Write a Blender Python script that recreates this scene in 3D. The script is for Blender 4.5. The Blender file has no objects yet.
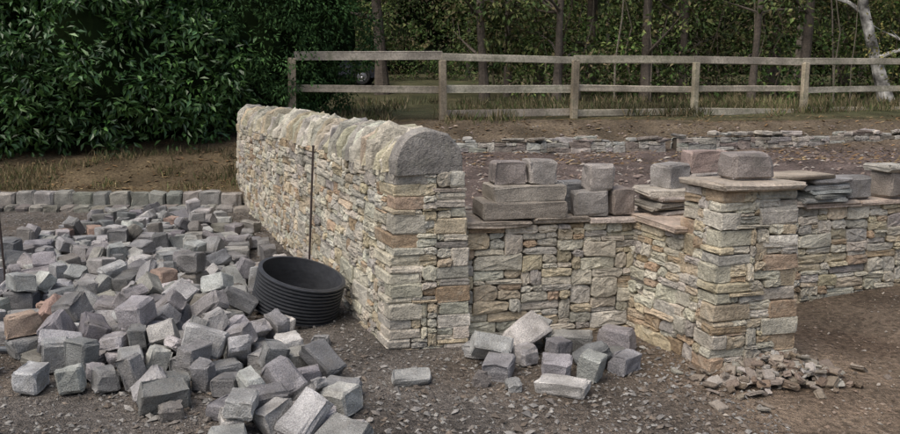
import bpy, math, random, time
import numpy as np
from mathutils import Vector, Matrix, noise, Euler
T0=time.time()
R=random.Random(7); NR=np.random.default_rng(11)
scene=bpy.context.scene
scene.view_settings.view_transform='Standard'; scene.view_settings.look='None'; scene.view_settings.exposure=0

# ---------------------------------------------------------------- helpers
def link(ob):
    scene.collection.objects.link(ob); return ob
class MB:
    def __init__(s): s.v=[]; s.f=[]; s.c=[]
    def add(s,vs,fs,col):
        o=len(s.v); s.v.extend([tuple(p) for p in vs])
        for f in fs: s.f.append([i+o for i in f]); s.c.append(col)
def color_attr(me,cols):
    n=len(me.polygons); lt=np.zeros(n,dtype=np.int32); me.polygons.foreach_get('loop_total',lt)
    c=np.ones((n,4),dtype=np.float32); c[:,:3]=np.asarray(cols,dtype=np.float32)[:,:3]
    a=me.color_attributes.new('Col','FLOAT_COLOR','CORNER')
    a.data.foreach_set('color',np.repeat(c,lt,axis=0).ravel())
def mesh_obj(name,v,f,cols,mat,parent=None,smooth=False):
    me=bpy.data.meshes.new(name); me.from_pydata(v,[],f); me.update()
    if cols is not None: color_attr(me,cols)
    me.materials.append(mat)
    if smooth: me.polygons.foreach_set('use_smooth',[True]*len(me.polygons))
    ob=link(bpy.data.objects.new(name,me))
    if parent: ob.parent=parent
    return ob
def mb_obj(name,mb,mat,parent=None,smooth=False):
    return mesh_obj(name,mb.v,mb.f,mb.c,mat,parent,smooth)
def empty(name,loc=(0,0,0)):
    e=link(bpy.data.objects.new(name,None)); e.location=loc; return e
def nz(x,y,z=0.0): return noise.noise(Vector((x,y,z)))
def ss(a,b,x):
    t=min(1,max(0,(x-a)/(b-a))); return t*t*(3-2*t)
def vary(c,a=.12):
    k=1+R.uniform(-a,a)*1.6
    return tuple(max(0.004,ch*k*(1+R.uniform(-a,a)*.25)) for ch in c)

# ---------------------------------------------------------------- materials
def attr_mat(name,rough=.9,specks=(60,.35),bump=(25,.5,.01),fine=(140,.3),patch=(3,.3),gain=1.0,spec=.3,moss=None):
    m=bpy.data.materials.new(name); m.use_nodes=True; nt=m.node_tree; N=nt.nodes; L=nt.links
    b=N['Principled BSDF']; b.inputs['Roughness'].default_value=rough
    b.inputs['Specular IOR Level'].default_value=spec
    at=N.new('ShaderNodeAttribute'); at.attribute_name='Col'
    tc=N.new('ShaderNodeTexCoord')
    def noi(sc,det=3,ro=.6):
        n=N.new('ShaderNodeTexNoise'); n.inputs['Scale'].default_value=sc; n.inputs['Detail'].default_value=det
        n.inputs['Roughness'].default_value=ro; L.new(tc.outputs['Object'],n.inputs['Vector']); return n
    def rng(src,a,b2,lo=.3,hi=.7):
        r=N.new('ShaderNodeMapRange'); r.inputs[1].default_value=lo; r.inputs[2].default_value=hi
        r.inputs[3].default_value=a; r.inputs[4].default_value=b2; L.new(src,r.inputs[0]); return r
    col=at.outputs['Color']
    def mult(col,fac):
        mx=N.new('ShaderNodeVectorMath'); mx.operation='SCALE'; L.new(col,mx.inputs[0]); L.new(fac,mx.inputs['Scale']); return mx.outputs[0]
    if specks: col=mult(col,rng(noi(specks[0],2,.7).outputs[0],gain*(1-specks[1]),gain*(1+specks[1])).outputs[0])
    if patch: col=mult(col,rng(noi(patch[0],1).outputs[0],1-patch[1],1+patch[1]).outputs[0])
    if moss:
        mx=N.new('ShaderNodeMix'); mx.data_type='RGBA'; mx.inputs['B'].default_value=(*[c*gain for c in moss[0]],1)
        L.new(rng(noi(moss[1],3,.7).outputs[0],0,moss[2],.52,.68).outputs[0],mx.inputs['Factor']); L.new(col,mx.inputs['A']); col=mx.outputs['Result']
    L.new(col,b.inputs['Base Color'])
    if bump:
        add=N.new('ShaderNodeMath'); add.operation='MULTIPLY_ADD'
        n1=noi(bump[0],4,.68); n2=noi(fine[0],1,.6)
        L.new(n2.outputs[0],add.inputs[0]); add.inputs[1].default_value=fine[1]; L.new(n1.outputs[0],add.inputs[2])
        bp=N.new('ShaderNodeBump'); bp.inputs['Strength'].default_value=bump[1]; bp.inputs['Distance'].default_value=bump[2]
        L.new(add.outputs[0],bp.inputs['Height']); L.new(bp.outputs[0],b.inputs['Normal'])
    return m
M_wall=attr_mat('sandstone_walling',.92,(45,.28),(18,1.0,.016),(120,.4),(5,.22),1.16,moss=((.36,.345,.285),7,.4))
M_cope=attr_mat('cope_sandstone',.92,(45,.28),(20,1.0,.018),(120,.4),(6,.3),1.14,moss=((.26,.255,.20),9,.3))
M_sett=attr_mat('granite_sett',.8,(150,.42),(24,.9,.012),(160,.45),(7,.28),1.08,spec=.3,moss=((.17,.158,.135),6,.5))
M_ground=attr_mat('gravelly_soil',.97,(28,.5),(30,1.0,.035),(110,.8),(1.6,.3),1.08,spec=.15)
M_gravel=attr_mat('stone_chips',.9,(90,.3),None,None,None,1.05,spec=.25)
M_wood=attr_mat('weathered_timber',.9,(30,.3),(40,.5,.006),(150,.3),(2,.35),1.12,moss=((.12,.13,.08),4,.6))
M_leafg=attr_mat('laurel_leaf',.38,None,None,patch=(.8,.25),spec=.6)
M_leafc=attr_mat('conifer_leaf',.75,None,None,patch=(.8,.3),spec=.2)
M_leafw=attr_mat('woodland_leaf',.7,None,None,patch=(.35,.6),spec=.25)
M_bark=attr_mat('bark',.95,(20,.3),(14,.8,.03),(60,.4),(2,.3))
M_birch=attr_mat('birch_bark',.8,(6,.5),(14,.6,.02),(60,.4),(3,.45),moss=((.05,.045,.04),2.2,.9))
M_core=attr_mat('dark_core',1.0,None,None,patch=(1,.3),spec=0)
def plain(name,c,r=.5,metal=0,spec=.5):
    m=bpy.data.materials.new(name); m.use_nodes=True; nt=m.node_tree; b=nt.nodes['Principled BSDF']
    b.inputs['Roughness'].default_value=r; b.inputs['Metallic'].default_value=metal
    b.inputs['Specular IOR Level'].default_value=spec
    n=nt.nodes.new('ShaderNodeTexNoise'); n.inputs['Scale'].default_value=14; n.inputs['Detail'].default_value=5
    mr=nt.nodes.new('ShaderNodeMix'); mr.data_type='RGBA'
    mr.inputs['A'].default_value=(*[x*.55 for x in c],1); mr.inputs['B'].default_value=(*[min(1,x*1.6+.012) for x in c],1)
    nt.links.new(n.outputs[0],mr.inputs['Factor']); nt.links.new(mr.outputs['Result'],b.inputs['Base Color'])
    return m
M_pipe=plain('black_plastic',(.045,.048,.053),.42)
M_rod=plain('rusty_steel',(.05,.035,.03),.6,.3)
M_cond=plain('grey_plastic_conduit',(.07,.08,.09),.5)
M_carb=plain('dark_car_paint',(.02,.022,.03),.25)
M_glass=plain('car_glass',(.10,.12,.13),.1)
M_tyre=plain('tyre_rubber',(.02,.02,.02),.8)
M_rim=plain('wheel_rim',(.35,.35,.36),.35,.7)
M_lampr=plain('tail_lamp',(.10,.02,.02),.3)

# ---------------------------------------------------------------- rough block
cuts=[0,.1,.5,.9,1]
TV=[];TI={}
for i in range(5):
    for j in range(5):
        for k in range(5):
            if i in(0,4) or j in(0,4) or k in(0,4):
                TI[(i,j,k)]=len(TV); TV.append((cuts[i],cuts[j],cuts[k]))
TF=[]
for a in range(4):
    for b in range(4):
        TF.append([TI[(0,a,b)],TI[(0,a,b+1)],TI[(0,a+1,b+1)],TI[(0,a+1,b)]])
        TF.append([TI[(4,a,b)],TI[(4,a+1,b)],TI[(4,a+1,b+1)],TI[(4,a,b+1)]])
        TF.append([TI[(a,0,b)],TI[(a+1,0,b)],TI[(a+1,0,b+1)],TI[(a,0,b+1)]])
        TF.append([TI[(a,4,b)],TI[(a,4,b+1)],TI[(a+1,4,b+1)],TI[(a+1,4,b)]])
        TF.append([TI[(a,b,0)],TI[(a,b+1,0)],TI[(a+1,b+1,0)],TI[(a+1,b,0)]])
        TF.append([TI[(a,b,4)],TI[(a+1,b,4)],TI[(a+1,b+1,4)],TI[(a,b+1,4)]])
TVn=np.array(TV)
def block_local(sx,sy,sz,rough=.006,bev=.012,skew=.04,chip=0):
    p=(TVn-.5)*2.0
    s=np.array([sx,sy,sz])/2
    q=p.copy()
    for ax in range(3):
        near=np.abs(np.abs(p[:,ax])-.8)<.01
        q[near,ax]=np.sign(p[near,ax])*max(.3,(1-bev*1.6/s[ax]))
    ext=(np.abs(p)>.99).sum(axis=1)
    w=q*s
    for n,k in ((2,.42),(3,.62)):
        m=ext==n
        w[m]-=np.sign(p[m])*(np.abs(p[m])>.99)*bev*k*NR.uniform(.4,2.0,(m.sum(),1))
    w+=NR.normal(0,rough*.5,w.shape)
    for ax in range(3):
        o=[i for i in range(3) if i!=ax]
        for sg in (-1,1):
            m=(p[:,ax]*sg>.99)&(np.abs(p[:,o[0]])<.9)&(np.abs(p[:,o[1]])<.9)
            w[m,ax]+=sg*NR.normal(0,rough)
    for _ in range(chip):
        cs=NR.choice([-1,1],3); cor=cs*s; d=np.linalg.norm(w-cor,axis=1); rad=NR.uniform(.05,.09)
        m=d<rad; dirn_=cs/np.linalg.norm(cs*1.0); depth=NR.uniform(.2,.45)*rad
        pr_=(w[m]-cor)@dirn_
        w[m]-=np.outer(np.maximum(0,pr_+depth),dirn_)
    w[:,0]*=1+w[:,2]/sz*NR.normal(0,skew)*2; w[:,1]*=1+w[:,2]/sz*NR.normal(0,skew)*2
    w[:,0]*=1+w[:,1]/sy*NR.normal(0,skew)*1.5
    w[:,2]+=w[:,0]*NR.normal(0,skew)*1.2; w[:,2]+=w[:,1]*NR.normal(0,skew)
    w[:,1]+=w[:,0]*NR.normal(0,skew)
    return w
def add_block(mb,cen,size,rot=(0,0,0),col=(.3,.3,.3),rough=.006,bev=.012,skew=.03,chip=0):
    w=block_local(*size,rough,bev,skew,chip)
    m=np.array(Euler(rot).to_matrix())
    mb.add((w@m.T)+np.array(cen),TF,col)
def hex_block(mb,O,A,B,C,col,rough=.005,bev=.009):
    la,lb,lc=np.linalg.norm(A),np.linalg.norm(B),np.linalg.norm(C)
    w=block_local(la,lb,lc,rough,bev,.015)
    w=w+np.array([la,lb,lc])/2
    P=np.array(O)+np.outer(w[:,0]/la,A)+np.outer(w[:,1]/lb,B)+np.outer(w[:,2]/lc,C)
    fs=TF if np.dot(np.cross(A,B),C)>0 else [f[::-1] for f in TF]
    mb.add(P,fs,col)

# ---------------------------------------------------------------- dry stone walling
PAL=[((.41,.385,.31),5),((.355,.335,.285),4.5),((.43,.395,.315),4),((.38,.325,.23),3),((.31,.235,.155),1.6),((.46,.435,.36),2.2),((.29,.27,.235),2.4),((.40,.345,.24),2.2),((.33,.25,.175),1.0)]
def pal(): 
    return vary(R.choices([p for p,_ in PAL],[w for _,w in PAL])[0],.11)
def pack(W,H,pre,hmul=1.0):
    cu,cv=.02,.01
    nw=max(1,int(round(W/cu))); nh=max(1,int(round(H/cv)))
    occ=np.zeros((nh,nw),bool)
    for (u0,u1,v0,v1) in pre:
        occ[int(round(v0/cv)):int(round(v1/cv)),max(0,int(round(u0/cu))):int(round(u1/cu))]=True
    out=[]
    for r in range(nh):
        c=0
        while c<nw:
            if occ[r,c]: c+=1; continue
            e=c
            while e<nw and not occ[r,e]: e+=1
            run=e-c
            h=R.choices([2,3,4,5,6,7,8,10,12],[2.5,4.5,5,6,5,4,3,2,1])[0]*hmul
            h=int(round(h)); 
            l=int(min(25,max(4,R.gauss(4+h*1.2,5.0))))
            if R.random()<.12: l=R.randint(3,5)
            if run-l<4: l=run if run<20 else run//2
            l=min(l,run)
            if c>0 and R.random()<.55:
                rr=r
                while rr<nh and occ[rr,c-1]: rr+=1
                d=rr-r
                if 3<=d<=12 and abs(d-h)<=3: h=d
            rem=nh-r
            if rem-h<3: h=rem if rem<=11 else rem//2
            h=min(h,rem)
            k=1
            while k<h and not occ[r+k,c:c+l].any(): k+=1
            h=k
            occ[r:r+h,c:c+l]=True
            out.append((c/nw*W,(c+l)/nw*W,r/nh*H,(r+h)/nh*H))
            c+=l
    return out
def face_stone(mb,P,n,u0,u1,v0,v1,W,H,col):
    g=R.uniform(.0002,.002); u0+=g;u1-=g;v0+=g*.5;v1-=g*.8
    if u1-u0<.012 or v1-v0<.006: return
    w=u1-u0;h=v1-v0
    ch=min(.013,h*.24,w*.18)
    prot=R.uniform(-.008,.014)
    pts=[]
    c=lambda a=.15:ch*R.uniform(a,2.1)
    jj=min(.006,h*.08)
    dz=[R.uniform(-jj,jj)*2.0 for _ in range(4)]
    a=c();pts+= [(u0+a,v0+dz[0])]
    for t in (.33,.66): pts.append((u0+w*t+R.uniform(-.01,.01)*min(1,w*5),v0+R.uniform(-jj,jj)))
    a=c();b=c();pts+=[(u1-a,v0+dz[1]),(u1,v0+b+dz[1])]
    a=c();b=c();pts+=[(u1,v1-b+dz[2]),(u1-a,v1+dz[2])]
    for t in (.66,.33): pts.append((u0+w*t,v1+R.uniform(-jj,jj)))
    a=c();b=c();pts+=[(u0+a,v1+dz[3]),(u0,v1-b+dz[3])]
    b=c();pts+=[(u0,v0+b+dz[0])]
    n_=len(pts); cu=(u0+u1)/2; cvv=(v0+v1)/2
    tilt=R.uniform(-.012,.012); tiltv=R.uniform(-.008,.012)
    vs=[]
    ins=min(.006,h*.12)
    def dd(u,v): return tilt*(u-cu)/w*2*.6-tiltv*(v-cvv)/h
    for (u,v) in pts: vs.append(P(u,v,-.05))
    for (u,v) in pts: vs.append(P(u,v,prot-.006+dd(u,v)))
    for (u,v) in pts:
        su=1-ins*2/w; sv=1-ins*2/h
        uu=cu+(u-cu)*su; vv=cvv+(v-cvv)*sv
        vs.append(P(uu,vv,prot+dd(uu,vv)+R.uniform(-.003,.003)))
    for (u,v) in pts:
        uu=cu+(u-cu)*.55; vv=cvv+(v-cvv)*.5
        vs.append(P(uu,vv,prot+.002+dd(uu,vv)+R.uniform(-.007,.007)))
    vs.append(P(cu,cvv,prot+.002+R.uniform(-.007,.007)))
    fs=[]
    for k in range(3):
        for i in range(n_):
            j=(i+1)%n_
            fs.append([k*n_+i,k*n_+j,(k+1)*n_+j,(k+1)*n_+i])
    for i in range(n_): fs.append([3*n_+i,3*n_+(i+1)%n_,4*n_])
    mb.add(vs,fs,col)
def stone_prism(mb,core,base,top,z0,z1,quoin=(0,1,2,3),faces=(0,1,2,3),hmul=1.0,palf=None):
    palf=palf or pal
    b=[np.array((*p,z0),float) for p in base]; t=[np.array((*p,z1),float) for p in top]
    H=z1-z0
    Wd=[np.linalg.norm(b[(i+1)%4]-b[i]) for i in range(4)]
    pre={i:[] for i in range(4)}
    for q in quoin:
        v=0;alt=R.random()<.5
        while v<H-.005:
            h=R.choice([.03,.04,.05,.06,.07,.08,.09,.10,.12])
            if H-v-h<.04: h=H-v
            lng=R.uniform(.20,.36); sh=R.uniform(.09,.19)
            la,lb=(lng,sh) if alt else (sh,lng); alt=not alt
            fa=q; fb=(q-1)%4
            la=min(la,Wd[fa]*.56 if alt else Wd[fa]*.4); lb=min(lb,Wd[fb]*.4 if alt else Wd[fb]*.56)
            la=round(la/.02)*.02; lb=round(lb/.02)*.02
            if fa in faces: pre[fa].append((0,la,v,v+h))
            if fb in faces: pre[fb].append((Wd[fb]-lb,Wd[fb],v,v+h))
            k0=v/H;k1=(v+h)/H; km=(k0+k1)/2
            cm=b[q]*(1-km)+t[q]*km
            nx=b[(q+1)%4]*(1-km)+t[(q+1)%4]*km; pv=b[(q-1)%4]*(1-km)+t[(q-1)%4]*km
            e1=(nx-cm);e1/=np.linalg.norm(e1);e2=(pv-cm);e2/=np.linalg.norm(e2)
            pr1=R.uniform(-.004,.014);pr2=R.uniform(-.004,.014); g=.0015
            O=cm-e1*pr1-e2*pr2; O[2]=z0+v+g*.6
            hex_block(mb,O,e1*(la-g+pr1),e2*(lb-g+pr2),np.array((0,0,h-g*1.0)),palf(),.004,.006)
            v+=h
    for i in faces:
        A,B,C,D=b[i],b[(i+1)%4],t[(i+1)%4],t[i]
        d=B-A; n=np.array((d[1],-d[0],0)); n/=np.linalg.norm(n); W=Wd[i]
        def P(u,v,dep,A=A,B=B,C=C,D=D,n=n,W=W):
            s=u/W;k=v/H
            return (A*(1-s)+B*s)*(1-k)+(D*(1-s)+C*s)*k+n*dep
        for (u0,u1,v0,v1) in pack(W,H,pre[i],hmul):
            face_stone(mb,P,n,u0,u1,v0,v1,W,H,palf())
    def inset(pts):
        out=[]
        for i in range(4):
            p=pts[i]; e1=pts[(i+1)%4]-p; e2=pts[(i-1)%4]-p
            e1=e1/np.linalg.norm(e1); e2=e2/np.linalg.norm(e2); out.append(p+e1*.025+e2*.025)
        return out
    bi=inset(b);ti=inset(t)
    for p in ti: p[2]-=.01
    core.add(bi+ti,[[0,1,5,4],[1,2,6,5],[2,3,7,6],[3,0,4,7],[4,5,6,7]],(.11,.095,.075))  # dark core paints shade into the stone gaps, lightened to suggest haze

# ---- boundary stone wall (tall, with cope)
main=empty('dry_stone_wall')
mb=MB();core=MB()
stone_prism(mb,core,[(-.38,4.82),(.12,4.92),(-2.47,11.6),(-2.99,11.4)],[(-.33,4.87),(.09,4.955),(-2.50,11.55),(-2.94,11.36)],-.05,1.08,hmul=1.05)
mb_obj('walling',mb,M_wall,main)
cp=MB()
cA=np.array((-.12,4.90,1.075)); cB=np.array((-2.72,11.46,1.065)); dirn=cB-cA; Lw=np.linalg.norm(dirn); dirn/=Lw
side=np.array((dirn[1],-dirn[0],0)); side/=np.linalg.norm(side)
pa=[cA+dirn*.05-side*.17,cA+dirn*.05+side*.17,cB+side*.17,cB-side*.17]
core.add([p+np.array((0,0,-.03)) for p in pa]+[p*1.0+np.array((0,0,.10))+ (side*.06 if i in(0,3) else -side*.06) for i,p in enumerate(pa)],[[0,1,5,4],[1,2,6,5],[2,3,7,6],[3,0,4,7],[4,5,6,7]],(.05,.045,.035))  # darker core under the cope, shade painted behind its gaps
mb_obj('gap_shade_core',core,M_core,main)
s=0.0;first=True
while s<Lw:
    t=.15 if first else R.choice([.04,.05,.06,.065,.07,.08,.09,.10,.12])
    w=.45 if first else R.uniform(.38,.49); h=.27 if first else R.uniform(.18,.285)
    lean=0.02 if first else .17+R.gauss(0,.02)
    yaw=0 if first else R.gauss(0,.03); ex=2.25 if first else R.uniform(1.6,2.7)
    col=vary(R.choice([(.31,.295,.25),(.38,.36,.295),(.43,.41,.33),(.25,.235,.21),(.36,.31,.22),(.40,.37,.27),(.47,.45,.37)]),.14)
    if first: col=(.25,.235,.21)
    n=13; prof=[]
    offx=0 if first else R.uniform(-.025,.025); sl=0 if first else R.uniform(-.2,.2)
    for i in range(n):
        a=math.pi*i/(n-1); x=math.copysign(abs(math.cos(a))**(2/ex),math.cos(a))*w/2; z=abs(math.sin(a))**(2/ex)*h
        jit=.004 if first else .013
        prof.append((x+offx+R.gauss(0,jit*.8),max(0,z*(1+sl*x/w*2)+R.gauss(0,jit))if 0<i<n-1 else 0))
    rings=[]
    g=.0 if first else .010
    te=t-g; bev=min(.014,te*.25)
    ec=.94 if first else R.uniform(.85,.91)
    for (dt,sc) in ((0,ec),(bev,.985),(te*.5,1.01),(te-bev,.985),(te,ec)):
        rg=[]
        for (x,z) in prof:
            zz=z*sc; xx=x*(1-(1-sc)*.8)
            dd=s+g*.5+dt+zz*lean+xx*yaw+R.gauss(0,.0012)
            rg.append(cA+dirn*dd+side*(xx+R.gauss(0,.002))+np.array((0,0,zz+R.gauss(0,.003))))
        rings.append(rg)
    vs=[p for r in rings for p in r]; fs=[]
    for k in range(4):
        for i in range(n):
            j=(i+1)%n; fs.append([k*n+i,(k+1)*n+i,(k+1)*n+j,k*n+j])
    c0=sum(rings[0])/n-dirn*R.uniform(.0,.004); c1=sum(rings[4])/n
    vs+= [c0,c1]
    for i in range(n):
        j=(i+1)%n; fs.append([i,j,5*n]); fs.append([4*n+j,4*n+i,5*n+1])
    cp.add(vs,fs,col)
    s+=t; first=False
mb_obj('cope_stones',cp,M_cope,main)

# ---- low retaining wall with pier
low=empty('retaining_stone_wall')
mb=MB();core=MB()
stone_prism(mb,core,[(0.0,4.975),(1.6,5.345),(1.5,5.76),(-.1,5.40)],[(0.02,5.015),(1.6,5.385),(1.5,5.74),(-.08,5.38)],-.05,.72,quoin=(),hmul=1.05)
stone_prism(mb,core,[(1.34,4.80),(1.80,4.95),(1.60,5.52),(1.13,5.34)],[(1.40,4.82),(1.78,4.95),(1.60,5.50),(1.18,5.36)],-.05,.722,quoin=(),faces=(1,3),hmul=1.0)
stone_prism(mb,core,[(1.3,5.41),(7.0,7.27),(6.87,7.66),(1.17,5.80)],[(1.3,5.45),(7.0,7.31),(6.88,7.63),(1.18,5.77)],-.05,.725,quoin=(),faces=(0,1,2),hmul=1.0)
mb_obj('walling',mb,M_wall,low)
pr=MB()
stone_prism(pr,core,[(1.45,4.43),(2.02,4.59),(1.91,5.03),(1.33,4.88)],[(1.52,4.50),(1.965,4.625),(1.87,4.985),(1.415,4.87)],-.05,1.015,quoin=(0,1,2,3),hmul=.95)
mb_obj('pier',pr,M_wall,low); mb_obj('gap_shade_core',core,M_core,low)
cap=MB()
PINK=[(.34,.28,.225),(.32,.28,.235),(.38,.33,.27),(.31,.265,.215)]
def flags(p0,p1,depth,z,t=.035,lo=.25,hi=.6):
    p0=np.array(p0);p1=np.array(p1); d=p1-p0;L=np.linalg.norm(d);d/=L;n=np.array((-d[1],d[0])); s=0
    while s<L-.05:
        l=min(R.uniform(lo,hi),L-s)
        if L-s-l<.15:l=L-s
        c=p0+d*(s+l/2)+n*depth/2
        add_block(cap,(c[0]+n[0]*R.uniform(-.015,.015),c[1]+R.uniform(-.015,.015),z+t/2+R.uniform(-.002,.004)),(l-.004,depth+R.uniform(-.02,.02),t+R.uniform(-.006,.004)),(0,R.uniform(-.01,.01),math.atan2(d[1],d[0])+R.uniform(-.03,.03)),vary(R.choice(PINK)),.004,.006,.02,1); s+=l
flags((.10,4.985),(1.5,5.312),.44,.722)
add_block(cap,(1.46,5.10,.745),(.42,.56,.04),(0,0,.26),vary(PINK[0]),.004,.007,.015,1)
flags((1.32,5.43),(7.0,7.285),.42,.727)
add_block(cap,(1.69,4.745,1.035),(.535,.47,.042),(0.006,0,.272),(.36,.31,.25),.005,.007,.012,1)
mb_obj('capping_flags',cap,M_wall,low)

# ---- loose stones and setts standing on the wall
GR=[((.235,.232,.226),5),((.285,.28,.27),4),((.19,.188,.185),3.2),((.34,.335,.318),2.4),((.225,.21,.185),1.4),((.28,.20,.155),.2),((.40,.39,.365),1.5),((.145,.145,.145),1.2)]
def gcol(): return vary(R.choices([p for p,_ in GR],[w for _,w in GR])[0],.15)
st=MB()
def S(x,y,z0,size,rz=0,col=None,tilt=0,slab=False):
    c=tuple(a*k for a,k in zip(col,(1.22,1.2,1.15))) if col else gcol()
    add_block(st,(x,y,z0+size[2]/2),size,(tilt,tilt*.5,rz),c,.004 if slab else .006,.008 if slab else .012,.02,1)
zc=.762
S(.45,5.23,zc,(.54,.30,.115),.20,(.21,.19,.165),0,True)
S(.475,5.25,zc+.112,(.49,.28,.10),.24,(.26,.24,.21),0,True)
S(.375,5.25,zc+.21,(.21,.17,.15),.15,(.20,.18,.17))
S(.575,5.28,zc+.21,(.19,.17,.155),.3,(.25,.235,.22))
S(.82,5.48,zc,(.17,.17,.20),.3)
S(.91,5.30,zc,(.22,.17,.16),.05,(.21,.20,.19))
S(1.11,5.36,zc,(.165,.17,.175),.4,(.21,.18,.16))
S(.965,5.33,zc+.162,(.175,.17,.165),.2,(.27,.25,.235))
zz=zc
for i in range(5):
    t=R.uniform(.025,.05); S(1.44+R.uniform(-.03,.03),5.40+R.uniform(-.03,.03),zz,(.34+R.uniform(-.06,.05),.30,t),.3+R.uniform(-.2,.2),vary((.27,.25,.22)),0,True); zz+=t-.001
S(1.47,5.45,zz,(.20,.19,.155),.6,(.24,.23,.22))
S(1.70,5.50,zc,(.26,.22,.12),.2,(.2,.2,.19)); S(1.69,5.50,zc+.12,(.24,.2,.14),.4,(.235,.22,.21)); S(1.72,5.52,zc+.255,(.27,.18,.155),.15,(.26,.205,.185))
S(1.735,4.80,1.058,(.255,.18,.155),.2,(.205,.185,.175))
zz=zc
for i in range(5):
    t=R.uniform(.025,.045); S(2.70+R.uniform(-.05,.05),5.99+R.uniform(-.03,.03),zz,(.36+R.uniform(-.06,.05),.28,t),.3+R.uniform(-.3,.3),vary((.21,.215,.21)),0,True); zz+=t-.001
S(2.30,5.90,zc,(.30,.24,.15),.35,(.22,.21,.2)); S(2.46,5.93,zz-.0,(.55,.34,.03),.3,(.30,.26,.21),0,True)
S(3.00,6.12,zc,(.24,.18,.165),.3,(.18,.175,.17))
S(3.34,6.22,zc,(.2,.19,.19),.5,(.2,.18,.16)); S(3.36,6.22,zc+.19,(.3,.26,.06),.3,(.3,.29,.26)); 
for x in (3.9,4.3,4.65,5.4): S(x,x*.327+5.2,zc,(.23,.18,.16),R.uniform(0,1))
mb_obj('loose_building_stones',st,M_sett)

# ---- low far garden wall on the terrace
def palg(): return vary(R.choice([(.30,.29,.26),(.36,.345,.30),(.25,.24,.22),(.33,.30,.255),(.22,.19,.16)]),.14)
fw=empty('low_rubble_wall'); mb=MB();core=MB()
stone_prism(mb,core,[(-1.2,12.3),(3.4,12.9),(3.35,13.2),(-1.25,12.6)],[(-1.2,12.33),(3.4,12.93),(3.35,13.17),(-1.25,12.57)],.50,.72,quoin=(),faces=(0,2),hmul=1.4,palf=palg)
stone_prism(mb,core,[(3.6,12.95),(12,14.6),(11.95,14.9),(3.55,13.25)],[(3.6,12.98),(12,14.63),(11.95,14.87),(3.55,13.22)],.50,.77,quoin=(),faces=(0,2),hmul=1.4,palf=palg)
for i in range(130):
    x=R.uniform(-1.2,11.8)
    if 3.4<x<3.6 or nz(x*.9,0,4)<-.18: continue
    y=12.46+(x+1.2)*.13 if x<3.5 else 13.12+(x-3.6)*.197
    z=.72 if x<3.5 else .77
    t=R.uniform(.03,.07); add_block(mb,(x,y+R.gauss(0,.05),z+t/2+R.choice([0,0,.03])),(R.uniform(.12,.34),R.uniform(.12,.25),t),(R.gauss(0,.05),R.gauss(0,.05),R.gauss(.15,.25)),palg(),.006,.01,.05,1)
mb_obj('walling',mb,M_cope,fw); mb_obj('gap_shade_core',core,M_core,fw)

# ---- kerb of setts at the back of the yard
kb=MB(); x=-7.2
while x<-2.75:
    l=R.uniform(.18,.27); y=10.62+nz(x,0)*.05
    add_block(kb,(x+l/2,y+R.gauss(0,.012),.115),(l-.012,.17,.235+R.uniform(-.03,.012)),(R.gauss(0,.04),R.gauss(0,.03),R.uniform(-.09,.09)),vary((.23,.222,.2),.2),.007,.018,.04,1)
    x+=l
x=-7.2
while x<-2.75:
    l=R.uniform(.16,.26)
    add_block(kb,(x+l/2,10.40+nz(x,3)*.06+R.gauss(0,.015),.008),(l-.014,.2,.13),(R.uniform(-.06,.06),R.gauss(0,.04),R.uniform(-.1,.1)),vary((.20,.19,.165),.2),.007,.016,.04,1)
    x+=l
mb_obj('sett_kerb',kb,M_sett)

# ---------------------------------------------------------------- ground
def gz(x,y):
    z=.02*nz(x*1.3,y*1.3)+.012*nz(x*5,y*5,2)
    z+=.2*ss(10.68,10.75,y)+.32*ss(10.9,13,y)+.42*ss(13,15,y)+max(0,min(y,60)-15)*.043
    z+=.05*nz(x*.6,y*.6,5)*ss(11,14,y)
    z+=.07*ss(2.0,3.2,x)*ss(4.2,5.6,y)*(1-ss(7,9,y))
    return z
def gcolr(x,y):
    grey=np.array((.145,.130,.113)); red=np.array((.215,.165,.118)); bank=np.array((.15,.115,.068)); grass=np.array((.075,.088,.04)); dk=np.array((.115,.082,.058))
    k=ss(.6,1.9,x+.5*nz(x,y,9)+ (4.4-y)*.25)*(1-ss(9,11,y)); c=grey*(1-k)+red*k
    if x>-.5:
        k=.45*ss(.0,.5,nz(x*.9,y*.9,3)); c=c*(1-k)+red*k
        k=.7*ss(.05,.4,nz(x*1.4,y*2.2,13))*ss(1,2,x); c=c*(1-k)+dk*k
    k=.6*ss(.1,.4,nz(x*.8,y*.8,21))*(1-ss(9,11,y)); c=c*(1-k)+np.array((.15,.12,.09))*k
    k=ss(10.7,10.9,y); c=c*(1-k)+bank*k
    k=ss(13.5,17,y)*(.7+.3*nz(x,y,4)); c=c*(1-k)+grass*k
    return c*(1+.3*nz(x*2,y*2,7))
def grid(name,xs,ys_f,zf,cf,mat,ny):
    v=[];cc=[]
    for x in xs:
        for y in ys_f(x):
            z=zf(x,y); v.append((x,y,z)); cc.append(cf(x,y))
    f=[]
    nx=len(xs)
    for i in range(nx-1):
        for j in range(ny-1):
            a=i*ny+j; f.append((a,a+ny,a+ny+1,a+1))
    me=bpy.data.meshes.new(name); me.from_pydata(v,[],f)
    a=me.color_attributes.new('Col','FLOAT_COLOR','POINT')
    ca=np.ones((len(v),4),dtype=np.float32); ca[:,:3]=np.array(cc); a.data.foreach_set('color',ca.ravel())
    me.materials.append(mat); me.polygons.foreach_set('use_smooth',[True]*len(f))
    return link(bpy.data.objects.new(name,me))
xs=list(np.concatenate([np.linspace(-90,-8,20)[:-1],np.arange(-8,8,.1),np.linspace(8,90,20)]))
ys=list(np.concatenate([np.linspace(-12,1.8,8)[:-1],np.arange(1.8,16,.1),np.geomspace(16,140,30)]))
ground=grid('ground',xs,lambda x:ys,gz,gcolr,M_ground,len(ys))
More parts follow.
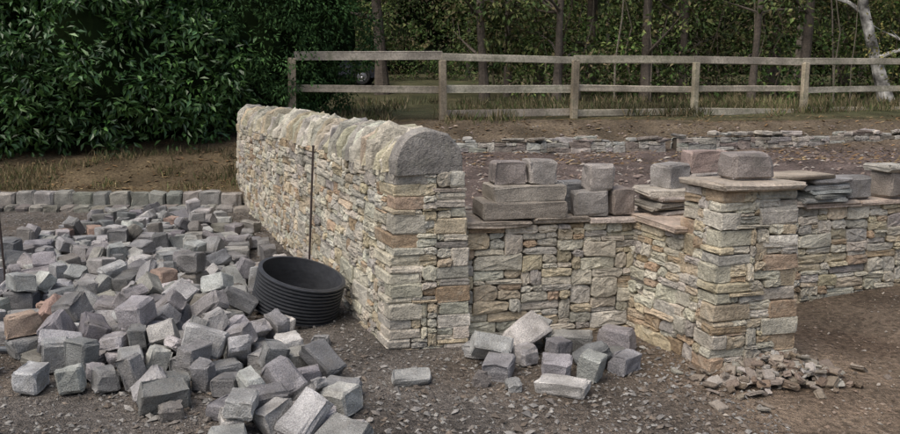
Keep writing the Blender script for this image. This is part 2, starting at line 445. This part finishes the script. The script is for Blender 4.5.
def fy(x):
    if x<-.13: return 4.95+(-.13-x)*(6.6/2.61)
    if x<1.45: return 5.17+.233*x
    return 5.60+.327*(x-1.3)
def tz(x,y):
    return .56+.035*nz(x*1.5,y*1.5,8)+.025*nz(x*5,y*5,2)+.40*ss(12.9,15,y)+.04*nz(x*.6,y*.6,5)-.12*ss(15.2,16,y)
def tcol(x,y):
    a=np.array((.165,.13,.112)); b=np.array((.165,.13,.088)); k=ss(12.6,14,y); c=a*(1-k)+b*k
    return c*(1+.35*nz(x*1.7,y*1.7,1))
NYT=85
txs=sorted(set([round(x,3) for x in np.arange(-2.72,12,.1)]))
terrace=grid('terrace_soil',txs,lambda x:list(np.linspace(fy(x),16,NYT)),tz,tcol,M_ground,NYT)

# ---- pipe ring
def lathe(name,prof,n,mat):
    v=[];f=[]
    for k in range(n):
        a=2*math.pi*k/n
        for (r,z) in prof: v.append((r*math.cos(a),r*math.sin(a),z))
    m=len(prof)
    for k in range(n):
        for i in range(m):
            f.append((k*m+i,((k+1)%n)*m+i,((k+1)%n)*m+(i+1)%m,k*m+(i+1)%m))
    me=bpy.data.meshes.new(name); me.from_pydata(v,[],f); me.materials.append(mat)
    return link(bpy.data.objects.new(name,me))
prof=[]
H=.27;nr=11
for i in range(nr):
    z0=H*i/nr; p=H/nr
    prof+=[(.280,z0),(.280,z0+p*.32),(.302,z0+p*.45),(.302,z0+p*.82),(.280,z0+p*.97)]
prof+=[(.288,H),(.274,H),(.270,H*.66),(.274,H*.33),(.270,0)]
PX,PY,PZ,PRY=-1.08,5.52,.07,math.radians(15)
pipe=lathe('corrugated_pipe_offcut',prof,72,M_pipe)
pipe.location=(PX,PY,PZ); pipe.rotation_euler=(math.radians(6),PRY,0)
def tube(mb,pts,rads,col,n=7):
    pts=[Vector(p) for p in pts]; rings=[]
    for i,p in enumerate(pts):
        d=(pts[min(i+1,len(pts)-1)]-pts[max(i-1,0)]).normalized()
        if i==0: a=d.orthogonal().normalized()
        else: a=(pa-d*pa.dot(d)).normalized()
        b=d.cross(a); pa=a
        rings.append([p+(a*math.cos(2*math.pi*k/n)+b*math.sin(2*math.pi*k/n))*rads[i] for k in range(n)])
    vs=[q for r in rings for q in r]; fs=[]
    for i in range(len(pts)-1):
        for k in range(n):
            fs.append([i*n+k,i*n+(k+1)%n,(i+1)*n+(k+1)%n,(i+1)*n+k])
    fs.append(list(range(n))[::-1]); fs.append([(len(pts)-1)*n+k for k in range(n)])
    mb.add(vs,fs,col)
for (a,b) in (((-1.165,6.55,-.1),(-1.10,6.60,1.11)),((-3.50,6.3,-.1),(-3.53,6.32,1.13))):
    m=MB(); tube(m,[a,b],[.009,.009],(.1,.1,.1)); tube(m,[(b[0],b[1],b[2]-.001),(b[0],b[1],b[2]+.012)],[.013,.011],(.1,.1,.1)); mb_obj('steel_line_pin',m,M_rod)
m=MB(); tube(m,[(-2.72,4.72,.04),(-2.4,4.68,.045),(-2.08,4.64,.04)],[.018,.018,.018],(.1,.1,.1),10); mb_obj('plastic_conduit',m,M_cond)

# ---------------------------------------------------------------- sett piles via rigid-body drop
def inpoly(x,y,poly):
    c=False;n=len(poly)
    for i in range(n):
        x1,y1=poly[i];x2,y2=poly[(i+1)%n]
        if (y1>y)!=(y2>y) and x<(x2-x1)*(y-y1)/(y2-y1)+x1: c=not c
    return c
polyN=[(-3.6,6.4),(-2.95,5.2),(-2.4,4.5),(-1.85,4.1),(-1.3,3.70),(-.85,3.52),(-.5,3.5),(-.52,3.85),(-.68,4.25),(-.85,4.7),(-1.08,5.05),(-1.42,5.2),(-1.6,5.9),(-1.9,6.7),(-3.0,7.2)]
polyF=[(-4.4,7.8),(-3.7,6.3),(-1.75,6.1),(-1.6,6.6),(-1.9,7.6),(-2.2,8.5),(-2.8,9.7),(-3.2,10.1),(-4.2,10.1),(-4.1,8.6)]
polyC=[(-2.7,6.5),(-2.6,5.1),(-1.8,4.5),(-1.2,4.1),(-1.0,4.5),(-1.45,5.05),(-1.8,6.4)]
polyC2=[(-2.3,6.1),(-2.2,5.2),(-1.5,4.7),(-1.3,4.6),(-1.7,5.9)]
poly2=[(.14,4.15),(.4,4.08),(.7,4.22),(.98,4.45),(1.03,4.8),(.9,4.98),(.16,4.8),(.12,4.55)]
poly2b=[(.25,4.5),(.75,4.55),(.85,4.88),(.25,4.75)]
def poisson(poly,d,tries=1500):
    xs_=[p[0] for p in poly];ys_=[p[1] for p in poly];out=[]
    for _ in range(tries):
        x=R.uniform(min(xs_),max(xs_));y=R.uniform(min(ys_),max(ys_))
        if inpoly(x,y,poly) and all((x-a)**2+(y-b)**2>d*d for a,b in out): out.append((x,y))
    return out
drops=[]
for poly,d,z in ((polyN,.195,.12),(polyN,.20,.34),(polyF,.20,.12),(polyF,.23,.34),(polyC,.205,.56),(polyC2,.22,.78),(poly2,.18,.12),(poly2b,.185,.34)):
    for (x,y) in poisson(poly,d): drops.append((x,y,z))
for (x,y) in ((-2.6,4.35),(-.62,3.6),(-.95,3.4),(-3.2,5.0),(-.2,4.25),(-2.3,4.25),(-.45,3.45)): drops.append((x,y,.12))
rb=[]
for i,(x,y,z) in enumerate(drops):
    q=R.random()
    if q<.24: sz=(R.uniform(.16,.26),R.uniform(.12,.17),R.uniform(.055,.09))
    elif q<.40: sz=(R.uniform(.12,.155),R.uniform(.11,.14),R.uniform(.095,.125))
    elif q<.86: sz=(R.uniform(.15,.24),R.uniform(.11,.155),R.uniform(.095,.135))
    else: sz=(R.uniform(.07,.12),R.uniform(.06,.10),R.uniform(.05,.08))
    w=block_local(*sz,.006,.009,.055,R.choice([0,1,1,2,2]))
    me=bpy.data.meshes.new('s'); me.from_pydata([tuple(p) for p in w],[],TF)
    ob=link(bpy.data.objects.new('s',me)); ob.location=(x,y,z+R.uniform(-.02,.04))
    tl=.35 if R.random()<.55 else 1.2
    ob.rotation_euler=(R.uniform(-tl,tl),R.uniform(-tl,tl),R.uniform(0,6.28)); rb.append(ob)
helpers=[]
def hbox(base,z0,z1):
    me=bpy.data.meshes.new('h'); v=[(*p,z0) for p in base]+[(*p,z1) for p in base]
    me.from_pydata(v,[],[[3,2,1,0],[0,1,5,4],[1,2,6,5],[2,3,7,6],[3,0,4,7],[4,5,6,7]])
    o=link(bpy.data.objects.new('h',me)); helpers.append(o); return o
hbox([(-9,0),(9,0),(9,14),(-9,14)],-1,.0)
hbox([(-.38,4.82),(.12,4.92),(-2.47,11.6),(-2.99,11.4)],-.5,1.5)
hbox([(0.0,4.975),(1.6,5.345),(1.5,5.76),(-.1,5.40)],-.5,1.5)
hbox([(1.45,4.43),(2.02,4.59),(1.6,5.52),(1.13,5.34)],-.5,1.5)
hbox([(PX+.02+.33*math.cos(a*math.pi/4),PY+.33*math.sin(a*math.pi/4)) for a in (.5,2.5,4.5,6.5)],-.5,.6)
try:
    bpy.ops.rigidbody.world_add()
    def addrb(obs,typ):
        bpy.ops.object.select_all(action='DESELECT')
        for o in obs: o.select_set(True)
        bpy.context.view_layer.objects.active=obs[0]
        bpy.ops.rigidbody.objects_add(type=typ)
    addrb(rb,'ACTIVE'); addrb(helpers,'PASSIVE')
    for o in rb:
        r=o.rigid_body; r.collision_shape='CONVEX_HULL'; r.friction=.75; r.restitution=0; r.linear_damping=.15; r.angular_damping=.3; r.mass=8; r.use_margin=True; r.collision_margin=.001
    for o in helpers:
        r=o.rigid_body; r.collision_shape='CONVEX_HULL'; r.friction=.95; r.restitution=0; r.use_margin=True; r.collision_margin=.001
    rw=scene.rigidbody_world; rw.point_cache.frame_start=1; rw.point_cache.frame_end=70; rw.substeps_per_frame=8; rw.solver_iterations=12
    scene.frame_start=1; scene.frame_end=70
    for fr in range(1,64): scene.frame_set(fr)
    dg=bpy.context.evaluated_depsgraph_get()
    mats=[o.evaluated_get(dg).matrix_world.copy() for o in rb]
    print('SIM z', np.percentile([m.translation.z for m in mats],[0,10,50,90,100]),'n',len(rb),'t',time.time()-T0)
    try: bpy.ops.rigidbody.world_remove()
    except Exception as e: print('wr',e)
except Exception as e:
    print('SIMFAIL',e); mats=[o.matrix_world.copy() for o in rb]
pile=MB();pile2=MB()
for o,m in zip(rb,mats):
    t=m.translation
    if t.z<-.2 or t.z>1.2: continue
    if t.x>1.12 or (t.x>.9 and t.y<4.25): continue
    vv=[m@v.co for v in o.data.vertices]
    tgt=pile2 if t.x>-.15 and t.y>3.75 else pile
    tgt.add(vv,TF,gcol())
for o in rb+helpers:
    me=o.data; bpy.data.objects.remove(o,do_unlink=True); bpy.data.meshes.remove(me)
scene.frame_set(1)
mb_obj('granite_sett_pile',pile,M_sett); mb_obj('granite_sett_pile',pile2,M_sett)

# ---------------------------------------------------------------- gravel chips
def chips(name,n,xr,yr,zf,smin,smax,cols,mat,flat=.6,cond=None,parent=None):
    P=[]
    while len(P)<n:
        x=R.uniform(*xr); y=yr[0]+(yr[1]-yr[0])*R.random()**1.5
        if cond and not cond(x,y): continue
        P.append((x,y,zf(x,y)))
    P=np.array(P); n=len(P)
    base=np.array([(1,0,0),(.2,1,0),(-1,.1,0),(0,-1,.1),(.1,.1,1),(0,0,-1)])
    s=smin*(smax/smin)**(NR.random((n,1))**2.2)
    V=base[None]*(1+NR.normal(0,.22,(n,6,3)))
    V[:,:,2]*=flat; V*=s[:,:,None]*.5*np.array([1.25,.9,1])
    a=NR.uniform(0,6.28,n); ca,sa=np.cos(a)[:,None],np.sin(a)[:,None]
    X=V[:,:,0]*ca-V[:,:,1]*sa; Y=V[:,:,0]*sa+V[:,:,1]*ca
    t=NR.normal(0,.35,(n,1)); Z=V[:,:,2]+X*t
    W=np.stack([X,Y,Z],-1)+P[:,None,:]; W[:,:,2]+=s*.12
    F0=np.array([(0,1,4),(1,2,4),(2,3,4),(3,0,4),(1,0,5),(2,1,5),(3,2,5),(0,3,5)])
    F=(F0[None]+np.arange(n)[:,None,None]*6).reshape(-1,3)
    cc=np.array(cols)[NR.integers(0,len(cols),n)]*(1+NR.normal(0,.2,(n,1)))
    mesh_obj(name,W.reshape(-1,3).tolist(),F.tolist(),np.repeat(np.clip(cc,.01,1),8,axis=0),mat,parent)
GC=[(.19,.18,.165),(.15,.135,.118),(.23,.22,.20),(.13,.11,.09),(.27,.26,.235),(.17,.14,.11)]
def free(x,y):
    if y>4.8 and x>-.38-(y-4.82)*.395-.02: 
        return x>.1 and y<4.95+.22*x and not(1.3<x<2.1 and y>4.35)
    return not(1.4<x<2.05 and 4.45<y)
chips('gravel',30000,(-5.6,1.6),(2.9,10.3),gz,.008,.034,GC,M_gravel,.65,free)
chips('gravel',5000,(1.2,4.5),(2.9,6.0),gz,.006,.03,[(.25,.20,.155),(.21,.16,.12),(.28,.25,.21),(.16,.12,.09)],M_gravel,.6,lambda x,y:free(x,y) or (x>2.1 and y<5.3+.327*(x-1.3)))
chips('gravel',1500,(-1.8,1.6),(2.9,4.9),gz,.02,.06,GC,M_gravel,.6,free)
chips('terrace_stones',6500,(-1.5,10),(5.6,14.5),tz,.015,.09,[(.25,.20,.17),(.18,.14,.12),(.32,.29,.25),(.22,.17,.13)],M_gravel,.5,lambda x,y:y>fy(x)+.15)
chips('leaf_litter',3800,(-7,10),(11.0,16.5),lambda x,y:(tz if x>-2.7 and y>fy(x) and y<15 else gz)(x,y)+.004,.04,.10,[(.27,.17,.08),(.19,.12,.06),(.31,.23,.12),(.15,.10,.06)],M_gravel,.12,lambda x,y:not(-3.1<x<-2.4 and y<11.8) and not(x>-3.0 and y<11.8 and y<fy(x)+.3))
rub=MB()
for i in range(480):
    a=R.uniform(0,6.28); r=abs(R.gauss(0,1)); x=1.80+.23*r*math.cos(a); y=4.32+.13*r*math.sin(a)+.15*(x-1.9)
    if 1.42<x<2.03 and y>4.42+.28*(x-1.45): y=4.40+.28*(x-1.45)-abs(R.gauss(0,.05))
    zz=gz(x,y)+.13*math.exp(-r*r/1.5)*R.uniform(.2,1)
    s_=R.uniform(.015,.085)
    add_block(rub,(x,y,zz+.01),(s_,s_*R.uniform(.5,.9),s_*R.uniform(.12,.4)),(R.gauss(0,.35),R.gauss(0,.35),R.uniform(0,6.28)),vary(R.choice([(.25,.22,.18),(.20,.165,.13),(.17,.13,.095),(.31,.29,.25)])),.003,.004)
mb_obj('stone_rubble_heap',rub,M_gravel)

# ---------------------------------------------------------------- foliage
def leaves(name,P,A,Nn,L,W,cols,mat,parent=None,fold=.15):
    A=A/np.linalg.norm(A,axis=1,keepdims=True); S_=np.cross(A,Nn); S_/=np.linalg.norm(S_,axis=1,keepdims=True)+1e-9
    U=np.cross(S_,A); L=L[:,None];W=W[:,None]
    v0=P; v1=P+A*L*.45+S_*W*.5+U*W*fold; v2=P+A*L-U*L*.12; v3=P+A*L*.45-S_*W*.5+U*W*fold
    V=np.stack([v0,v1,v2,v3],1).reshape(-1,3); n=len(P); i=np.arange(n)*4
    F=np.stack([np.stack([i,i+1,i+2],1),np.stack([i,i+2,i+3],1)],1).reshape(-1,3)
    return mesh_obj(name,V.tolist(),F.tolist(),np.repeat(cols,2,axis=0),mat,parent)
def clump_leaves(C,Rd,per,jit=.35,up=.5):
    m=len(C); D=NR.normal(0,1,(m*per,3)); D/=np.linalg.norm(D,axis=1,keepdims=True)
    r=NR.uniform(.45,1,(m*per,1))
    P=np.repeat(C,per,0)+D*r*np.repeat(Rd,per)[:,None]*np.array([1,1,.75])
    A=D+NR.normal(0,jit,D.shape); A[:,2]+=up-.5
    return P,A,D
def ell_surface(n,cen,rad,zmin,bump=.12):
    out=[]
    while len(out)<n:
        d=NR.normal(0,1,3); d/=np.linalg.norm(d)
        if d[1]>.45: continue
        k=1+bump*noise.noise(Vector((d*2.3)+np.array(cen)))*2+NR.normal(0,.05)
        p=np.array(cen)+d*np.array(rad)*k
        if p[2]>zmin: out.append(p)
    return np.array(out)
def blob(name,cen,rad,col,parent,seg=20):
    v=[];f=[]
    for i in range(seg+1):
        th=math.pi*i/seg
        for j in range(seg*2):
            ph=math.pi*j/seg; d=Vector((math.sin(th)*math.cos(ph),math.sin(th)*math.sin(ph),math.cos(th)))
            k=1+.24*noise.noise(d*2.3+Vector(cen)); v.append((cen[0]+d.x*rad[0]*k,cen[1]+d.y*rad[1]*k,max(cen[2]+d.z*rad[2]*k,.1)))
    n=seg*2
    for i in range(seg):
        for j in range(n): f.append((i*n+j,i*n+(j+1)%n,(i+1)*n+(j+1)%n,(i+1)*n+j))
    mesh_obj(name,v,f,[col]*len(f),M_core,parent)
UP=np.array([0,0,1.])
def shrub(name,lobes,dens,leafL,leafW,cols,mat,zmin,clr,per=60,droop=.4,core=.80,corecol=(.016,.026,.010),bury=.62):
    e=empty(name); C=[]
    for k,(c,r) in enumerate(lobes):
        area=4*3.14*((r[0]*r[1]+r[0]*r[2]+r[1]*r[2])/3)*.7
        C.append(ell_surface(int(dens*area),c,r,zmin)); blob('inner_shade_blob',c,tuple(x*core for x in r),corecol,e)  # added solid dark blob blocks light and gives each lobe painted inner shade
    C=np.concatenate(C)
    keep=np.ones(len(C),bool)
    for (c,r) in lobes:
        keep&=(((C-np.array(c))/np.array(r))**2).sum(1)>bury
    C=C[keep]; Rd=NR.uniform(*clr,len(C))
    P,A,D=clump_leaves(C,Rd,per,.5,.45)
    n=len(P); Nn=D*.6+UP*.8+NR.normal(0,.4,(n,3))
    A=A-UP*NR.uniform(0,droop,(n,1))*1.0
    ccl=np.repeat(NR.integers(0,len(cols),len(C)),per); rr=NR.integers(0,len(cols),n); pick=np.where(NR.random(n)<.6,ccl,rr)
    col=np.array(cols)[pick]*(1+NR.normal(0,.22,(n,1)))
    leaves('foliage',P,A,Nn,NR.uniform(.7,1.2,n)*leafL,NR.uniform(.75,1.15,n)*leafW,np.clip(col,.004,1),mat,e)
    print(name,n)
    return e
shrub('laurel_bush',[((-6.2,14.6,2.0),(2.6,2.0,2.1)),((-8.6,14.0,2.4),(2.2,2.0,2.7)),((-4.7,14.3,1.75),(1.2,1.2,1.35)),((-6.8,15.0,4.3),(2.8,2.0,1.9)),((-4.9,15.0,3.6),(1.5,1.5,1.7)),((-7.4,13.2,1.4),(1.6,1.1,1.05)),((-5.6,14.6,3.2),(1.6,1.5,1.5))],
      7.5,.145,.062,[(.048,.11,.028),(.068,.148,.035),(.038,.088,.024),(.095,.195,.05),(.058,.13,.044)],M_leafg,.55,(.2,.40),42,.3,.78)
shrub('yew_tree',[((-3.6,15.3,2.6),(1.45,1.4,2.3)),((-2.75,15.7,2.9),(1.15,1.3,2.1)),((-3.1,15.6,4.7),(1.8,1.5,2.0)),((-3.6,14.9,1.5),(1.0,.9,1.0)),((-4.2,15.2,3.9),(1.4,1.2,1.9))],
      14,.085,.034,[(.046,.098,.032),(.06,.128,.038),(.036,.082,.028),(.078,.155,.046)],M_leafc,.6,(.15,.33),58,.7,.78,bury=.7)
# ---- trees
def tree(name,x,y,h,r0,leafcols,nleaf,crown,lean=(0,0),bark=(.12,.10,.08),leafsize=.16,limbs=9,bm=None):
    z0=gz(x,y)-.1; e=empty(name); m=MB(); pts=[];rad=[]
    for i in range(9):
        t=i/8; pts.append((x+lean[0]*t*h+.25*nz(x,t*3,1)*t*2,y+lean[1]*t*h+.25*nz(y,t*3,5)*t*2,z0+t*h)); rad.append(r0*(1-.8*t)*(1.35 if i==0 else 1))
    tube(m,pts,rad,bark,9); tips=[]
    for i in range(limbs):
        t=R.uniform(.15,.95); k=int(t*8); p=Vector(pts[k]); a=R.uniform(0,6.28); L=crown*R.uniform(.5,1.0)*(1.1-t*.5)
        d=Vector((math.cos(a),math.sin(a),R.uniform(.1,.8))).normalized(); q=p.copy(); ps=[q.copy()]; rs=[rad[k]*.5]
        for s_ in range(4):
            q=q+d*L/4; d=(d+Vector((R.gauss(0,.2),R.gauss(0,.2),R.gauss(0,.12)))).normalized(); ps.append(q.copy()); rs.append(rad[k]*.5*(1-.22*(s_+1)))
            tips.append(np.array(q))
            if s_>0:
                d2=(d+Vector((R.gauss(0,.6),R.gauss(0,.6),R.gauss(0,.3)))).normalized(); q2=q+d2*L*.35; tube(m,[q,q2],[rs[-1]*.6,.008],bark,4); tips.append(np.array(q2))
        tube(m,ps,rs,bark,6)
    mb_obj('trunk',m,bm or M_bark,e)
    C=np.array(tips); C=C[C[:,2]<7.5]; C=C[NR.integers(0,len(C),nleaf//45)]+NR.normal(0,crown*.13,(nleaf//45,3))
    P,A,D=clump_leaves(C,NR.uniform(.3,.75,len(C)),45,.6,.2)
    n=len(P); col=np.array(leafcols)[NR.integers(0,len(leafcols),n)]*(1+NR.normal(0,.2,(n,1)))
    leaves('foliage',P,A,UP+NR.normal(0,.7,(n,3)),NR.uniform(.6,1.2,n)*leafsize,NR.uniform(.6,1.1,n)*leafsize*.6,np.clip(col,.004,1),M_leafw,e)
WG=[(.08,.12,.035),(.115,.16,.046),(.055,.09,.028),(.18,.20,.07),(.15,.13,.06)]
for (x,y,h,r,c,nl) in ((-2.0,24.5,9,.19,3,5000),(1.6,23,10,.10,3.2,5000),(4.2,25,11,.19,3.6,5500),(6.6,23.5,9,.12,3,5000),(9.3,24,11,.17,3.4,5500),(14.6,24,10,.16,3.3,5000),(-6,30,10,.2,3.5,5000),(17.5,26,11,.2,3.5,5000),(2.9,27,12,.16,3.8,5500),(12.8,27,12,.15,3.6,5500),(-10,28,11,.2,3.6,4000),(7.8,28,12,.15,3.8,5500),
   (2.6,20.3,9,.10,2.2,900),(4.9,20.8,9,.13,2.4,900),(7.4,20.4,9,.09,2.2,900),(9.0,21.2,9,.14,2.4,900),(0.9,21.4,9,.12,2.2,900)):
    tree('woodland_tree',x,y,h,r,WG,nl,c,(R.uniform(-.07,.07),0),limbs=12)
tree('birch_tree',12.0,20.3,9,.20,[(.12,.14,.04),(.18,.16,.05)],1200,2.6,(-.10,.02),(.62,.60,.55),.10,bm=M_birch)
tree('birch_tree',11.0,20.8,9,.15,[(.12,.14,.04),(.18,.16,.05)],1000,2.2,(-.30,.02),(.55,.53,.48),.10,bm=M_birch)
# undergrowth thicket
C=[]
for i in range(1600):
    x=R.uniform(-22,26); y=R.uniform(20.5,31); 
    if x<1.0 and y<33: y=R.uniform(33.5,38)
    top=(1.0+1.8*nz(x*.3,y*.25,2)+ss(20,28,y)*4.0)
    if nz(x*.5,y*.3,31)<-.28: continue
    C.append((x,y,gz(x,y)+R.random()**1.1*max(.5,top)))
C=np.array(C); P,A,D=clump_leaves(C,NR.uniform(.3,.75,len(C)),58,.6,.4)
n=len(P); UC=[(.07,.11,.032),(.09,.14,.038),(.13,.115,.06),(.048,.075,.028),(.16,.13,.075),(.08,.145,.035),(.16,.20,.06)]
ccl=np.repeat(NR.integers(0,len(UC),len(C)),58); col=np.array(UC)[np.where(NR.random(n)<.5,ccl,NR.integers(0,len(UC),n))]*(1+NR.normal(0,.25,(n,1)))
leaves('undergrowth',P,A,UP+NR.normal(0,.6,(n,3)),NR.uniform(.6,1.2,n)*.15,NR.uniform(.6,1.1,n)*.08,np.clip(col,.004,1),M_leafw)
m=MB()
for i in range(85):
    x=R.uniform(-2,20);y=R.uniform(19.0,30)
    if x<1 and y<33: continue
    z=gz(x,y)-.05; h=R.uniform(1.5,8); lx=R.gauss(0,.10)*h; c=vary(R.choice([(.14,.12,.09),(.20,.17,.13),(.09,.07,.05)]))
    r=R.uniform(.008,.035); pts=[];rs=[]
    for k in range(6):
        t=k/5; pts.append((x+lx*t*t+.3*nz(x,t*4)*t*2,y+.1*nz(y,t*4),z+h*t)); rs.append(r*(1-.75*t))
    tube(m,pts,rs,c,5)
mb_obj('saplings',m,M_bark)
# distant tree mass
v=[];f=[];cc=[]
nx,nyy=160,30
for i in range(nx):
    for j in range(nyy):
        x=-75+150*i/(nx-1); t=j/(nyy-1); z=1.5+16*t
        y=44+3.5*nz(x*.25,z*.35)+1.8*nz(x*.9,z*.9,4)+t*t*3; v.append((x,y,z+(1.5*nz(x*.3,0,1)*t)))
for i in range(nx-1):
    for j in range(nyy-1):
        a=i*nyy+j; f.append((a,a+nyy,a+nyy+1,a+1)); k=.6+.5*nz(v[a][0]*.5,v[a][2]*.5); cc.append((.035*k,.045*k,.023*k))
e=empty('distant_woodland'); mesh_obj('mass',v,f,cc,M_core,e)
idx=NR.integers(0,len(v),2600); C=np.array(v)[idx]; C[:,1]-=.8; C=C+NR.normal(0,.4,C.shape); C=C[(C[:,2]<10)&(np.abs(C[:,0])<34)]
C=C[np.array([nz(c[0]*.45,c[2]*.6,3)>-.2 for c in C])]
P,A,D=clump_leaves(C,NR.uniform(.5,1.1,len(C)),42,.6,.3); n=len(P)
col=np.array(WG)[np.repeat(NR.integers(0,len(WG),len(C)),42)]*(1+NR.normal(0,.25,(n,1)))
leaves('foliage',P,A,UP+NR.normal(0,.6,(n,3)),NR.uniform(.6,1.2,n)*.32,NR.uniform(.6,1.1,n)*.20,np.clip(col,.004,1),M_leafw,e)
m=MB()
for i in range(26):
    x=R.uniform(-16,26);y=R.uniform(34,41)
    z=gz(x,y)-.1; h=R.uniform(8,11); lx=R.gauss(0,.05)*h; c=vary(R.choice([(.12,.10,.08),(.16,.14,.11),(.08,.07,.055)]))
    r=R.uniform(.05,.2); pts=[];rs=[]
    for k in range(6):
        t=k/5; pts.append((x+lx*t*t+.4*nz(x,t*3)*t,y,z+h*t)); rs.append(r*(1-.6*t))
    tube(m,pts,rs,c,6)
mb_obj('trunks',m,M_bark,e)
def grass(name,spots,hmin,hmax,cols,w=.010):
    n=len(spots); P=np.array(spots); A=NR.normal(0,.42,(n,3)); A[:,2]=1
    leaves(name,P,A,np.stack([NR.normal(0,1,n),NR.normal(0,1,n)-1,np.zeros(n)+.1],1),NR.uniform(hmin,hmax,n),np.full(n,w)*NR.uniform(.6,1.6,n),np.array(cols)[NR.integers(0,len(cols),n)]*(1+NR.normal(0,.2,(n,1))),M_leafw,fold=.05)
sp=[]
for i in range(1300):
    x=R.uniform(-2.8,15); y=15+ (x+.13)*.305+R.gauss(.15,.3)+ (R.random()<.6)*R.uniform(0,5); k=R.randint(6,26)
    if nz(x*.8,y*.8)<-.1: continue
    for j in range(k): xx=x+R.gauss(0,.10);yy=y+R.gauss(0,.10); sp.append((xx,yy,gz(xx,yy)-.02))
grass('dry_grass',sp,.08,.32,[(.19,.16,.09),(.13,.13,.06),(.085,.115,.04),(.25,.205,.125)],.014)
sp=[]
for i in range(420):
    x=R.uniform(-8,-2.9); y=R.uniform(10.85,13.2)
    if nz(x*.9,y*1.5,3)<-.02: continue
    for j in range(R.randint(5,18)): xx=x+R.gauss(0,.07);yy=y+R.gauss(0,.07); sp.append((xx,yy,gz(xx,yy)-.01))
grass('bank_grass',sp,.05,.17,[(.28,.22,.12),(.20,.165,.09),(.11,.13,.05)],.010)

# ---------------------------------------------------------------- fence
fe=empty('post_and_rail_fence'); m=MB()
fd=np.array((7.53,2.3)); sp_=2.62; fd=fd/np.linalg.norm(fd); fa=math.atan2(fd[1],fd[0])
def fp(s_): return np.array((-.13,15.0))+fd*s_
for k in [-1.03]+list(range(0,9)):
    p=fp(k*sp_); g=gz(*p)
    add_block(m,(p[0],p[1],(g-.2+2.06)/2+R.uniform(-.02,.01)),(.125,.11,2.06-g+.2),(0,R.gauss(0,.014),fa),vary((.30,.265,.19),.1),.004,.010,.01)
for k in range(-1,8):
    for z,h in ((2.09,.145),(1.53,.13),(1.01,.14)):
        c=fp((k+.5)*sp_)+np.array((-fd[1],fd[0]))*.085
        if z<1.1 and k<0: continue
        add_block(m,(c[0],c[1],z+R.uniform(-.018,.018)+(.06 if z<1.1 else 0)),(sp_-.006,.045,h*R.uniform(.9,1.05)),(0,R.gauss(0,.006),fa),vary((.33,.30,.235),.1),.004,.006,.006)
mb_obj('posts_and_rails',m,M_wood,fe)

# ---------------------------------------------------------------- parked car
car=empty('parked_car',(-4.5,31.0,gz(-4.5,31)))
prof=[(-2.05,.35),(-2.1,.62),(-2.0,.88),(-1.75,.95),(-1.25,1.40),(-.9,1.47),(.3,1.46),(.75,1.35),(1.2,.98),(1.9,.86),(2.1,.62),(2.1,.33),(1.75,.25),(-1.8,.25)]
v=[];f=[];n=len(prof)
for y in (-.84,-.80,.80,.84):
    for (x,z) in prof:
        tum=.16*max(0,(z-.9))/.5
        v.append((x*(1 if abs(y)<.82 else .985),math.copysign(abs(y)-tum,y),z))
for k in range(3):
    for i in range(n): f.append((k*n+i,k*n+(i+1)%n,(k+1)*n+(i+1)%n,(k+1)*n+i))
f.append(tuple(range(n))); f.append(tuple(3*n+i for i in range(n))[::-1])
mesh_obj('body',v,f,None,M_carb,car)
for sgn in (-1,1):
    for q in ([(-1.55,.97),(-1.18,1.36),(-.62,1.40),(-.62,.97)],[(-.54,.97),(-.54,1.40),(.25,1.40),(.6,1.3),(.98,.97)]):
        vv=[(x,sgn*(.845-.16*max(0,z-.9)/.5),z) for (x,z) in q]; mesh_obj('side_window',vv,[tuple(range(len(vv)))],None,M_glass,car)
    for wx in (-1.3,1.3):
        w=lathe('wheel',[(.18,-.1),(.29,-.1),(.315,-.07),(.315,.07),(.29,.1),(.18,.1)],32,M_tyre); w.parent=car; w.location=(wx,sgn*.80,.31); w.rotation_euler=(math.pi/2,0,0)
        w=lathe('wheel_rim',[(.0,-.06),(.06,-.09),(.17,-.06),(.19,-.09),(.19,.09),(.17,.06),(.06,.09),(.0,.06)],10,M_rim); w.parent=car; w.location=(wx,sgn*.81,.31); w.rotation_euler=(math.pi/2,0,0)
    mesh_obj('tail_lamp',[(2.06,sgn*.845,.66),(1.95,sgn*.845,.68),(1.96,sgn*.845,.80),(2.0,sgn*.845,.78)],[(0,1,2,3)],None,M_lampr,car)

# ---------------------------------------------------------------- light, camera
w=bpy.data.worlds.new('World'); scene.world=w; w.use_nodes=True; nt=w.node_tree
bg=nt.nodes['Background']; sky=nt.nodes.new('ShaderNodeTexSky'); sky.sky_type='NISHITA'; sky.sun_disc=False
EL=math.radians(60); AZ=math.radians(226)
sky.sun_elevation=EL; sky.sun_rotation=AZ; sky.air_density=.9; sky.dust_density=5.0; sky.ozone_density=1.0
nt.links.new(sky.outputs[0],bg.inputs[0]); bg.inputs[1].default_value=.15
sd=bpy.data.lights.new('sun','SUN'); sd.energy=1.5; sd.angle=math.radians(60); sd.color=(1,.96,.91)
so=link(bpy.data.objects.new('sun',sd)); dvec=Vector((math.sin(AZ)*math.cos(EL),math.cos(AZ)*math.cos(EL),math.sin(EL)))
so.rotation_euler=dvec.to_track_quat('Z','Y').to_euler()
cd=bpy.data.cameras.new('camera'); cd.lens=32.8; cd.sensor_width=36; cd.clip_end=400
co=link(bpy.data.objects.new('camera',cd)); co.location=(0,0,1.6); co.rotation_euler=(math.radians(90-9.14),0,0)
scene.camera=co
print('TOTAL',time.time()-T0)
